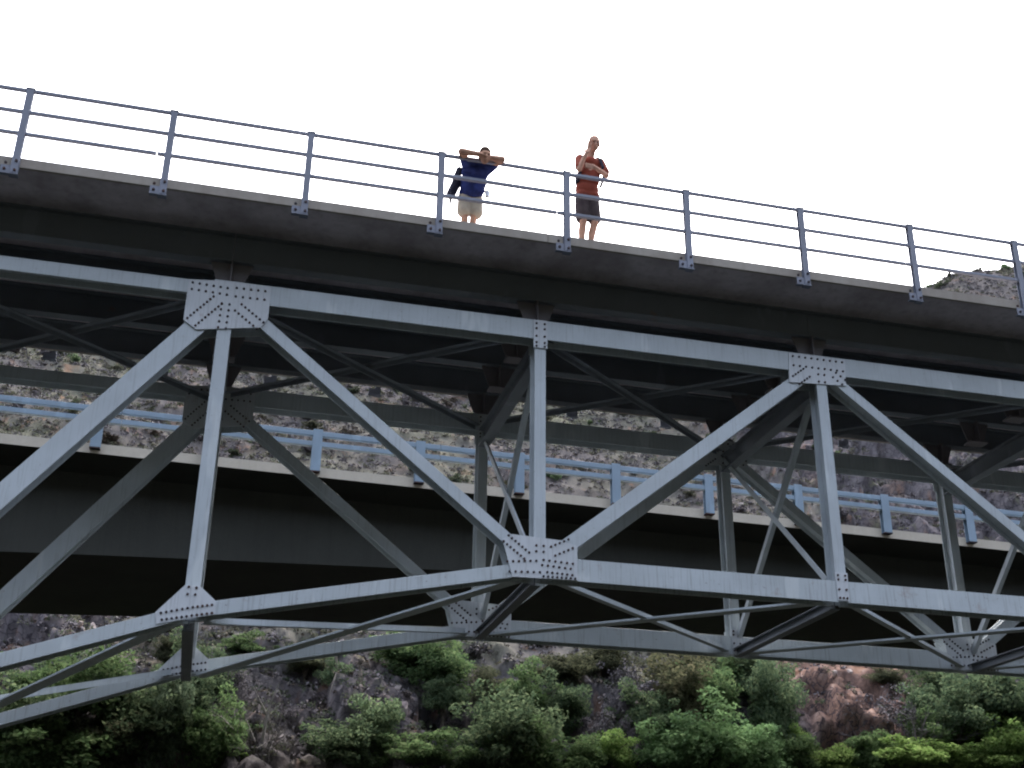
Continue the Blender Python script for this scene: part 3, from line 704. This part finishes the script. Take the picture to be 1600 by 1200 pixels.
# deck: slab with kerb edges
YD0, YD1 = 14.25, 19.85
MB().box(DX0, DX1, YD0 + .051, YD1 - .051, ZS, 8.965).build('deck_slab', M_SOFFIT, bridge)
MB().box(DX0, DX1, YD0 + .55, YD1 - .55, 8.966, 8.990).build('road_surface', M_ASPH, bridge)
for y0, y1 in ((YD0, YD0 + .25), (YD1 - .25, YD1)):
    x = DX0
    while x < DX1:
        yi = (y0, y0 + .05) if y0 < 17 else (y1 - .05, y1); yj = (y0 + .05, y1) if y0 < 17 else (y0, y1 - .05)
        MB().box(x + .004, min(x + 11, DX1) - .004, yi[0], yi[1], ZS - .004, 9.0).box(x + .004, min(x + 11, DX1) - .004, yj[0], yj[1], 8.966, 9.0).build('kerb', M_CURB, bridge)
        x += 11
for xp in (nx(-2), nx(7)):                                # piers outside the frame
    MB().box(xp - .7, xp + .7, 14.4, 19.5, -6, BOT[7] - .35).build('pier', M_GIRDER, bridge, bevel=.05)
for xp in (DX0 - 1.5, DX1 - .6):
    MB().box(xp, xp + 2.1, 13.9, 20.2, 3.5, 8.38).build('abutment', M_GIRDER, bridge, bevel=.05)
# ------------------------------------------------------------------ railings of the truss bridge
def railing(yf, sgn, label, x0=-3.0553, n0=-8, n1=22):
    """posts stand outside the kerb face; sgn -1: outer side faces the camera"""
    r = empty('bridge_railing', (9.4, yf, 9.0), label, 'railing', 'railings of the truss bridge')
    y0, y1 = (yf, yf + .078) if sgn < 0 else (yf - .078, yf)
    proto = None
    for i in range(n0, n1):
        x = x0 + 1.83 * i
        if proto is None:
            p = MB().box(x - .045, x + .045, y0, y0 + .010, 8.72, 10.03).box(x - .045, x + .045, y1 - .010, y1, 8.72, 10.03).box(x - .006, x + .006, y0 + .010, y1 - .010, 8.72, 10.03)
            proto = p.build('post', M_RAIL, r, bevel=.002)
            MB().box(x - .056, x + .056, y0 - .006, y1 + .006, 10.030, 10.042).build('post_cap', M_RAIL, proto)
            q = MB().box(x - .165, x - .0465, y0 + .012, y0 + .024, 8.712, 8.83).box(x - .165, x - .0465, y0 + .024, y1, 8.712, 8.724)
            q.box(x - .058, x + .058, y0 - .004, y1 + .02, 8.700, 8.711)
            q.build('base_bracket', M_RAIL, proto)
            b = MB()
            ys = y0 if sgn < 0 else y1
            for bx, bz, dy in ((x + .012, 8.76, 0), (x + .012, 8.90, 0), (x - .12, 8.885, .05), (x - .115, 8.77, .012)):
                yy = ys + dy if sgn < 0 else ys - dy
                b.cyl((bx, yy, bz), (bx, yy + sgn * .018, bz), .021, .017, 6)
            b.build('anchor_bolts', M_BOLT, proto, None, 'stuff')
        else:
            c = copy_tree(proto, r, (x - px, 0, 0)) if False else None
            c = proto.copy(); COL.objects.link(c); c.parent = r; c.location = proto.location + Vector((x - x00, 0, 0))
            for ch in proto.children:
                d = ch.copy(); COL.objects.link(d); d.parent = c
        if i == n0: x00 = x
    for z in (10.010, 9.674, 9.338):                       # rails, in lengths with open splice gaps
        x = x0 + 1.83 * n0 - .3; k = 0
        gap0 = {9.338: -1.37, 9.674: .605, 10.010: 2.435}[z]; g = .005 if z < 9.4 else .001
        xs = [gap0 + 5.49 * j for j in range(-2, 7)]
        xs = [x] + [q for q in xs if x + .5 < q < x0 + 1.83 * (n1 - 1)] + [x0 + 1.83 * (n1 - 1) + .3]
        for a, b in zip(xs[:-1], xs[1:]):
            MB().box(a + g, b - g, y0 + .014, y1 - .014 + .0, z - .024, z + .024).build('rail', M_RAIL, r, bevel=.006)
    return r
railing(14.17, -1, 'three-bar steel railing on the near deck edge, where the two people stand')
railing(19.93, 1, 'steel railing on the far deck edge, only its post feet showing below the slab')
# ------------------------------------------------------------------ concrete girder bridge behind
B2 = 33.7
def g2(x): return 12.29 - .0133 * (x - 2.4)
gb = empty('girder_bridge', (13, 38.4, 8), 'concrete box girder road bridge standing behind the truss bridge, with a cream deck edge', 'bridge')
XA, XB = -19.0, 40.0
xs = np.linspace(XA, XB, 60)
def strip(name, prof, mat, bevel=0):
    """prof(x) -> ring of (y, z); swept along x"""
    m = MB(); R = [[(x, y, z) for y, z in prof(x)] for x in xs]; n = len(R[0])
    vs = [p for r in R for p in r]; fs = []
    for k in range(len(xs) - 1):
        for j in range(n): fs.append((k * n + j, k * n + (j + 1) % n, (k + 1) * n + (j + 1) % n, (k + 1) * n + j)[::-1])
    fs.append(tuple(range(n))); fs.append(tuple(range(len(vs) - 1, len(vs) - n - 1, -1)))
    return m.add(vs, fs).build(name, mat, gb)
def zb(x): return 9.70 + .036 * (x + .8) - .0012 * min(0, x) ** 2 * .5 if x < 18 else 9.70 + .036 * 18.8 - .004 * (x - 18) ** 2
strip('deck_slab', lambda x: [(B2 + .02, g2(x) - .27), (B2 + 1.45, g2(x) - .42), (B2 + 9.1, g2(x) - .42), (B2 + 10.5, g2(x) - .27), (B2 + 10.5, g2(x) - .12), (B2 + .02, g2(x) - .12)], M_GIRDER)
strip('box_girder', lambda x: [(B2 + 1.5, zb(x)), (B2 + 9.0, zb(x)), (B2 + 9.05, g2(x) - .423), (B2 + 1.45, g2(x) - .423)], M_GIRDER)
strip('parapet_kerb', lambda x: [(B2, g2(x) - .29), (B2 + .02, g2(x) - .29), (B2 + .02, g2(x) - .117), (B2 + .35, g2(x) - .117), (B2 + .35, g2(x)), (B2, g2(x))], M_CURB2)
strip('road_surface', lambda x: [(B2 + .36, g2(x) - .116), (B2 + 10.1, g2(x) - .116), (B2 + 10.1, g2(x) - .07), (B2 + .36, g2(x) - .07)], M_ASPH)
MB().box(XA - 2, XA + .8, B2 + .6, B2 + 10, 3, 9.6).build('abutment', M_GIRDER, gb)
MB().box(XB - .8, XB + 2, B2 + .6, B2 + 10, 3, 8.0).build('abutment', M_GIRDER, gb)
r2 = empty('bridge_railing', (13, B2 - .1, 12.3), 'pale blue two-bar railing with broad flat posts on the concrete girder bridge', 'railing')
proto = None
for i in range(-5, 12):
    x = 2.44 + 3.045 * i; z = g2(x)
    if proto is None:
        xp, zp = x, z
        proto = MB().box(x - .14, x + .14, B2 - .20, B2 - .185, z - .17, z + 1.11).box(x - .14, x + .14, B2 - .02, B2 - .005, z - .17, z + 1.11).box(x - .012, x + .012, B2 - .185, B2 - .02, z - .17, z + 1.11).build('post', M_RAILBLUE, r2, bevel=.006)
        MB().box(x - .145, x + .145, B2 - .205, B2 - .001, z - .20, z - .172).build('base_plate', M_BOLT, proto)
    else:
        c = proto.copy(); COL.objects.link(c); c.parent = r2; c.location = proto.location + Vector((x - xp, 0, z - zp))
        for ch in proto.children:
            d = ch.copy(); COL.objects.link(d); d.parent = c
for zo in (.99, .665):
    for j in range(6):
        a, b = 2.44 + 3.045 * (-5 + 3 * j) + .6, 2.44 + 3.045 * (-2 + 3 * j) + .6
        b = min(b, 2.44 + 3.045 * 11 + .2)
        if b - a < .5: continue
        MB().bar((a + .006, B2 - .10, g2(a) + zo), (b - .006, B2 - .10, g2(b) + zo), (0, 1, 0), [(-.075, .075, -.075, .075)]).build('rail', M_RAILBLUE, r2, bevel=.012)
# ------------------------------------------------------------------ people
import bmesh
def blob(name, shapes, voxel, smooth, mat, parent, label=None):
    """shapes: tapered limbs and ellipsoids, fused into one continuous surface"""
    bm = bmesh.new()
    for s in shapes:
        if s[0] == 'l':                                    # limb p0 r0 p1 r1
            _, p0, r0_, p1, r1_ = s; p0 = Vector(p0); p1 = Vector(p1); d = p1 - p0
            q = d.to_track_quat('Z', 'Y').to_matrix().to_4x4() if d.length > 1e-6 else Matrix()
            bmesh.ops.create_cone(bm, cap_ends=True, segments=14, radius1=r0_, radius2=r1_, depth=d.length, matrix=Matrix.Translation((p0 + p1) / 2) @ q)
            for p, r in ((p0, r0_), (p1, r1_)):
                bmesh.ops.create_uvsphere(bm, u_segments=12, v_segments=8, radius=r, matrix=Matrix.Translation(p))
        else:                                              # ellipsoid c radii rot
            _, c_, rad, rot = s
            bmesh.ops.create_uvsphere(bm, u_segments=18, v_segments=12, radius=1, matrix=Matrix.Translation(c_) @ Matrix.Rotation(rot, 4, 'X') @ Matrix.Diagonal((*rad, 1)))
    me = bpy.data.meshes.new(name); bm.to_mesh(me); bm.free()
    o = bpy.data.objects.new(name, me); COL.objects.link(o)
    r = o.modifiers.new('r', 'REMESH'); r.mode = 'VOXEL'; r.voxel_size = voxel
    sm = o.modifiers.new('s', 'SMOOTH'); sm.factor = .5; sm.iterations = smooth
    dg = bpy.context.evaluated_depsgraph_get(); me2 = bpy.data.meshes.new_from_object(o.evaluated_get(dg), depsgraph=dg)
    o.modifiers.clear(); o.data = me2; me2.name = name
    me2.polygons.foreach_set('use_smooth', [True] * len(me2.polygons)); me2.materials.clear(); me2.materials.append(mat)
    O = wloc(parent); me2.transform(Matrix.Translation(-O)); o.parent = parent
    return tag(o, label)
def cloth(name, c0, c1, scale=9):
    m, t, b = newmat(name, .92, 0, .15); n = noise(t, scale, 4)
    t.links.new(ramp(t, n, [(.35, c0), (.65, c1)]), b.inputs['Base Color']); bump(t, b, n, .5, .02); return m
M_SKIN = cloth('skin', (.40, .23, .165), (.47, .28, .205), 14)
M_SKIN2 = cloth('sunned skin', (.42, .23, .16), (.49, .29, .20), 14)
M_ORANGE = cloth('orange red shirt', (.17, .040, .026), (.22, .052, .032))
M_BROWN = cloth('dark brown shorts', (.045, .034, .036), (.065, .05, .05))
M_NAVY = cloth('navy blue shirt', (.018, .024, .085), (.03, .045, .17))
M_KHAKI = cloth('khaki shorts', (.34, .30, .24), (.44, .39, .31))
M_PACK = cloth('dark pack cloth', (.02, .02, .035), (.035, .035, .05))
M_HAIR = cloth('brown hair', (.045, .028, .02), (.09, .055, .035), 30)
M_HAIR2 = cloth('cropped grey hair', (.16, .12, .10), (.22, .17, .14), 30)
M_SHOE = cloth('shoe', (.05, .045, .04), (.09, .08, .07))
M_EYE = newmat('eye', .3)[0]; M_EYE.node_tree.nodes['Principled BSDF'].inputs['Base Color'].default_value = (.02, .015, .012, 1)
M_METAL = newmat('scratched metal', .35, .9)[0]; M_METAL.node_tree.nodes['Principled BSDF'].inputs['Base Color'].default_value = (.5, .5, .52, 1)
def hand(S, w, d, side, nrm, r=.0095, curl=.4, ln=.075):
    """palm at w pointing along d; side = across the palm; nrm = palm normal. five separate fingers"""
    w = Vector(w); d = Vector(d).normalized(); side = Vector(side); side = (side - d * side.dot(d)).normalized(); nrm = d.cross(side)
    for k in range(4): S.append(('l', w + side * (.016 * (k - 1.5)), .014, w + d * .075 + side * (.019 * (k - 1.5)), .012))
    for k, lf in enumerate((.82, 1.0, .95, .74)):
        p = w + d * .078 + side * (.0205 * (k - 1.5)); q = p + (d - nrm * curl * .5) * ln * .55 * lf; e = q + (d - nrm * curl * 1.6).normalized() * ln * .45 * lf
        S.append(('l', p, r, q, r * .9)); S.append(('l', q, r * .9, e, r * .78))
    p = w + d * .018 - side * .035; q = p + (d * .7 - side * .75 - nrm * .3).normalized() * .038; e = q + (d - side * .2 - nrm * .4).normalized() * .032
    S.append(('l', p, .0125, q, .0115)); S.append(('l', q, .0115, e, .009))
def head(S, c_, tilt, sc=1.0, turn=0.0):
    """skull, jaw, nose, brow, lips, ears about centre c_, nodding forward (towards -y) by tilt"""
    c_ = Vector(c_); Rm = Matrix.Rotation(turn, 3, 'Z') @ Matrix.Rotation(tilt, 3, 'X')
    def P(x, y, z): return c_ + Rm @ (Vector((x, y, z)) * sc)
    S.append(('e', P(0, .012, .03), Vector((.076, .094, .088)) * sc, tilt))
    S.append(('e', P(0, -.018, -.035), Vector((.062, .070, .078)) * sc, tilt))
    S.append(('l', P(0, -.055, -.095), .027 * sc, P(0, -.045, -.07), .035 * sc))
    S.append(('l', P(0, -.088, .012), .010 * sc, P(0, -.108, -.028), .0145 * sc))
    for s in (-1, 1):
        S.append(('l', P(s * .012, -.085, .030), .012 * sc, P(s * .048, -.072, .032), .012 * sc))
        S.append(('e', P(s * .080, .012, -.005), Vector((.012, .022, .034)) * sc, tilt))
        S.append(('e', P(s * .040, -.062, -.022), Vector((.022, .020, .022)) * sc, tilt))
        S.append(('l', P(s * .002, -.092, -.058), .0085 * sc, P(s * .022, -.084, -.060), .006 * sc))
    return P
def eyes(P, parent, sc=1.0):
    for s in (-1, 1):
        m = MB(); bm_c = P(s * .030, -.0815, .008)
        n = 8; vs = []; fs = []
        for j in range(1, 6):
            for i in range(n):
                th = math.pi * j / 6; ph = 2 * math.pi * i / n
                vs.append(bm_c + Vector((math.sin(th) * math.cos(ph) * .011, math.sin(th) * math.sin(ph) * .009, math.cos(th) * .0075)) * sc)
        for j in range(4):
            for i in range(n): fs.append((j * n + i, j * n + (i + 1) % n, (j + 1) * n + (i + 1) % n, (j + 1) * n + i)[::-1])
        fs.append(tuple(range(n))); fs.append(tuple(range(5 * n - 1, 4 * n - 1, -1)))
        m.add(vs, fs).build('eye', M_EYE, parent, smooth=True)
# --- the man in the orange-red shirt: upright, looking down over the rail, one hand at his chin
G = 8.967; cx, cy = 4.66, 14.50
man = empty('person', (cx, cy, G), 'person in an orange-red shirt and dark shorts standing upright, one hand at the chin', 'person', 'people at the railing')
S = []
hc = (4.735, 14.335, 10.715)
P1 = head(S, hc, .42, 1.08, .0)
S += [('l', (4.72, 14.40, 10.63), .056, (4.70, 14.45, 10.50), .062),
      ('e', (4.70, 14.47, 10.38), (.165, .105, .15), -.1), ('e', (4.69, 14.51, 10.12), (.145, .095, .20), 0), ('e', (4.675, 14.54, 9.90), (.155, .105, .14), 0)]
for s, kx, ax in ((-1, 4.60, 4.585), (1, 4.775, 4.715)):
    hx = 4.675 + s * .085
    S += [('l', (hx, 14.545, 9.86), .088, (kx, 14.50, 9.44), .056), ('l', (kx, 14.50, 9.46), .054, ((kx + ax) / 2 , 14.545, 9.30), .057),
          ('l', ((kx + ax) / 2, 14.545, 9.30), .056, (ax, 14.555, 9.06), .036), ('l', (ax, 14.555, 9.06), .036, (ax, 14.53, 9.005), .038), ('l', (ax, 14.57, 9.0), .033, (ax + s * .02, 14.42, 8.99), .028)]
# his right arm (left in the picture): elbow low, forearm up to the chin
S += [('l', (4.535, 14.45, 10.47), .058, (4.495, 14.33, 10.22), .043), ('l', (4.495, 14.33, 10.22), .042, (4.585, 14.25, 10.47), .028)]
hand(S, (4.59, 14.247, 10.475), (.42, .04, .9), (.6, -.5, -.3), (0, 1, 0), curl=.9)
# his left arm: forearm folded across, hand under the other elbow
S += [('l', (4.865, 14.46, 10.47), .058, (4.925, 14.37, 10.21), .043), ('l', (4.925, 14.37, 10.21), .042, (4.69, 14.215, 10.215), .029)]
hand(S, (4.68, 14.212, 10.216), (-1, .05, .05), (0, -.2, 1), (0, 1, 0), curl=.7)
blob('body', S, .0085, 3, M_SKIN, man); eyes(P1, man)
blob('shirt', [('e', (4.70, 14.465, 10.42), (.185, .125, .12), -.1), ('l', (4.60, 14.46, 10.44), .09, (4.80, 14.46, 10.44), .09), ('e', (4.69, 14.50, 10.22), (.180, .128, .22), 0), ('e', (4.675, 14.53, 10.02), (.180, .132, .16), 0),
    ('l', (4.60, 14.53, 9.90), .112, (4.76, 14.53, 9.90), .112),
    ('l', (4.545, 14.45, 10.48), .078, (4.505, 14.355, 10.27), .068), ('l', (4.855, 14.46, 10.48), .078, (4.915, 14.385, 10.27), .068)], .012, 4, M_ORANGE, man)
blob('shorts', [('l', (4.61, 14.545, 9.86), .118, (4.745, 14.545, 9.86), .118), ('l', (4.60, 14.54, 9.80), .112, (4.592, 14.525, 9.53), .102), ('l', (4.755, 14.54, 9.80), .112, (4.778, 14.525, 9.53), .102)], .012, 3, M_BROWN, man)
blob('hair', [('e', P1(0, .030, .046), (.081, .094, .084), .42)], .010, 2, M_HAIR2, man)
for s, ax in ((-1, 4.58), (1, 4.72)):
    blob('shoe', [('l', (ax, 14.58, 9.0), .043, (ax + s * .02, 14.41, 8.995), .036)], .01, 2, M_SHOE, man)
pk = empty('backpack', (4.70, 14.70, 10.1), 'small dark backpack on the back of the orange-shirted person', 'backpack')
blob('pack_body', [('e', (4.70, 14.70, 10.28), (.16, .09, .22), 0), ('e', (4.70, 14.72, 10.12), (.15, .09, .15), 0)], .013, 2, M_PACK, pk)
for s in (-1, 1):
    xx = 4.70 + s * .125
    m = MB(); pts = [(xx, 14.66, 10.50), (xx, 14.57, 10.565), (xx, 14.46, 10.572), (xx + s * .01, 14.365, 10.48), (xx + s * .035, 14.335, 10.33), (xx + s * .06, 14.38, 10.16), (xx + s * .05, 14.52, 10.08)]
    for a, b_ in zip(pts[:-1], pts[1:]): m.bar(a, b_, (1, 0, 0), [(-.022, .022, -.005, .005)])
    m.build('shoulder_strap', M_PACK, pk)
# --- the one in navy: bent over the rail, chin on folded arms
bx, by = 2.92, 14.62
kid = empty('person', (bx, by, G), 'person in a navy shirt and khaki shorts bent over the railing with folded arms', 'person', 'people at the railing')
S = []
hc = (3.04, 14.14, 10.062)
P2 = head(S, hc, .42, 1.06, .12)
S += [('l', (3.03, 14.23, 10.05), .05, (2.99, 14.36, 10.0), .056), ('e', (2.96, 14.44, 9.92), (.15, .085, .12), -.5), ('e', (2.94, 14.52, 9.76), (.13, .08, .16), -.35), ('e', (2.935, 14.57, 9.60), (.135, .10, .12), 0)]
for s, kx in ((-1, 2.862), (1, 2.985)):
    hx = 2.935 + s * .075
    S += [('l', (hx, 14.58, 9.56), .080, (kx, 14.56, 9.29), .052), ('l', (kx, 14.56, 9.30), .051, (kx, 14.585, 9.20), .052), ('l', (kx, 14.585, 9.20), .052, (kx, 14.60, 9.04), .034), ('l', (kx, 14.61, 9.0), .032, (kx + s * .015, 14.47, 8.99), .027)]
# arms: elbows out to both sides on top of the rail, forearms crossing in front of the chin
S += [('l', (2.83, 14.34, 10.01), .06, (2.70, 14.13, 10.065), .054), ('l', (2.70, 14.13, 10.065), .054, (2.945, 14.10, 10.045), .038)]
hand(S, (2.955, 14.10, 10.045), (1, .03, .0), (0, 1, .3), (0, 0, 1), curl=.3)
S += [('l', (3.13, 14.34, 10.01), .06, (3.29, 14.14, 10.045), .052), ('l', (3.29, 14.14, 10.045), .052, (3.07, 14.13, 10.035), .036)]
hand(S, (3.06, 14.13, 10.035), (-1, .02, .0), (0, 1, .2), (0, 0, 1), curl=.3)
blob('body', S, .0085, 3, M_SKIN2, kid); eyes(P2, kid, .93)
blob('shirt', [('e', (2.975, 14.37, 9.97), (.205, .125, .13), -.5), ('l', (2.83, 14.31, 10.02), .088, (3.11, 14.31, 10.02), .088), ('e', (2.96, 14.42, 9.92), (.20, .12, .12), -.4), ('e', (2.955, 14.47, 9.82), (.195, .125, .16), -.35), ('e', (2.95, 14.50, 9.74), (.185, .13, .18), -.25), ('l', (2.86, 14.55, 9.66), .105, (3.01, 14.55, 9.67), .105),
    ('l', (2.84, 14.38, 9.99), .08, (2.765, 14.255, 10.03), .068), ('l', (3.12, 14.39, 9.99), .08, (3.21, 14.265, 10.02), .066)], .012, 4, M_NAVY, kid)
blob('shorts', [('l', (2.86, 14.58, 9.60), .112, (3.01, 14.58, 9.60), .112), ('l', (2.86, 14.575, 9.55), .108, (2.845, 14.565, 9.37), .105), ('l', (3.01, 14.575, 9.55), .108, (3.02, 14.565, 9.37), .105)], .012, 3, M_KHAKI, kid)
blob('hair', [('e', P2(0, .020, .046), (.086, .104, .090), .42), ('e', P2(0, .05, -.02), (.078, .07, .07), .42)], .010, 2, M_HAIR, kid)
blob('jacket', [('l', (2.74, 14.46, 9.98), .05, (2.70, 14.50, 9.80), .06), ('l', (2.70, 14.50, 9.80), .05, (2.63, 14.53, 9.60), .055), ('l', (2.76, 14.52, 9.84), .05, (2.66, 14.53, 9.56), .04), ('l', (2.63, 14.53, 9.58), .03, (2.655, 14.53, 9.40), .012)], .010, 2, M_PACK, kid, 'dark jacket hanging off the side with a loose strap')
for s, kx in ((-1, 2.862), (1, 2.985)):
    blob('shoe', [('l', (kx, 14.62, 9.0), .040, (kx + s * .015, 14.46, 8.995), .034)], .01, 2, M_SHOE, kid)
cup = empty('metal_cup', (3.16, 14.47, 9.62), 'small shiny metal cup hanging at the hip of the person in navy', 'cup')
m = MB(); n = 16
ring = lambda r, z: [(3.16 + r * math.cos(2 * math.pi * k / n), 14.47 + r * math.sin(2 * math.pi * k / n), z) for k in range(n)]
R4 = [ring(.034, 9.60), ring(.042, 9.69), ring(.038, 9.69), ring(.031, 9.606)]
vs = [p for r in R4 for p in r]; fs = [(a * n + k, a * n + (k + 1) % n, (a + 1) * n + (k + 1) % n, (a + 1) * n + k) for a in range(3) for k in range(n)] + [tuple(range(n - 1, -1, -1)), tuple(range(3 * n, 4 * n))]
m.add(vs, fs).build('cup_bowl', M_METAL, cup)
m = MB(); hp = [(3.20, 14.47, 9.68), (3.235, 14.47, 9.67), (3.235, 14.47, 9.63), (3.195, 14.47, 9.62)]
for a, b_ in zip(hp[:-1], hp[1:]): m.cyl(a, b_, .005, None, 6)
m.build('cup_handle', M_METAL, cup)
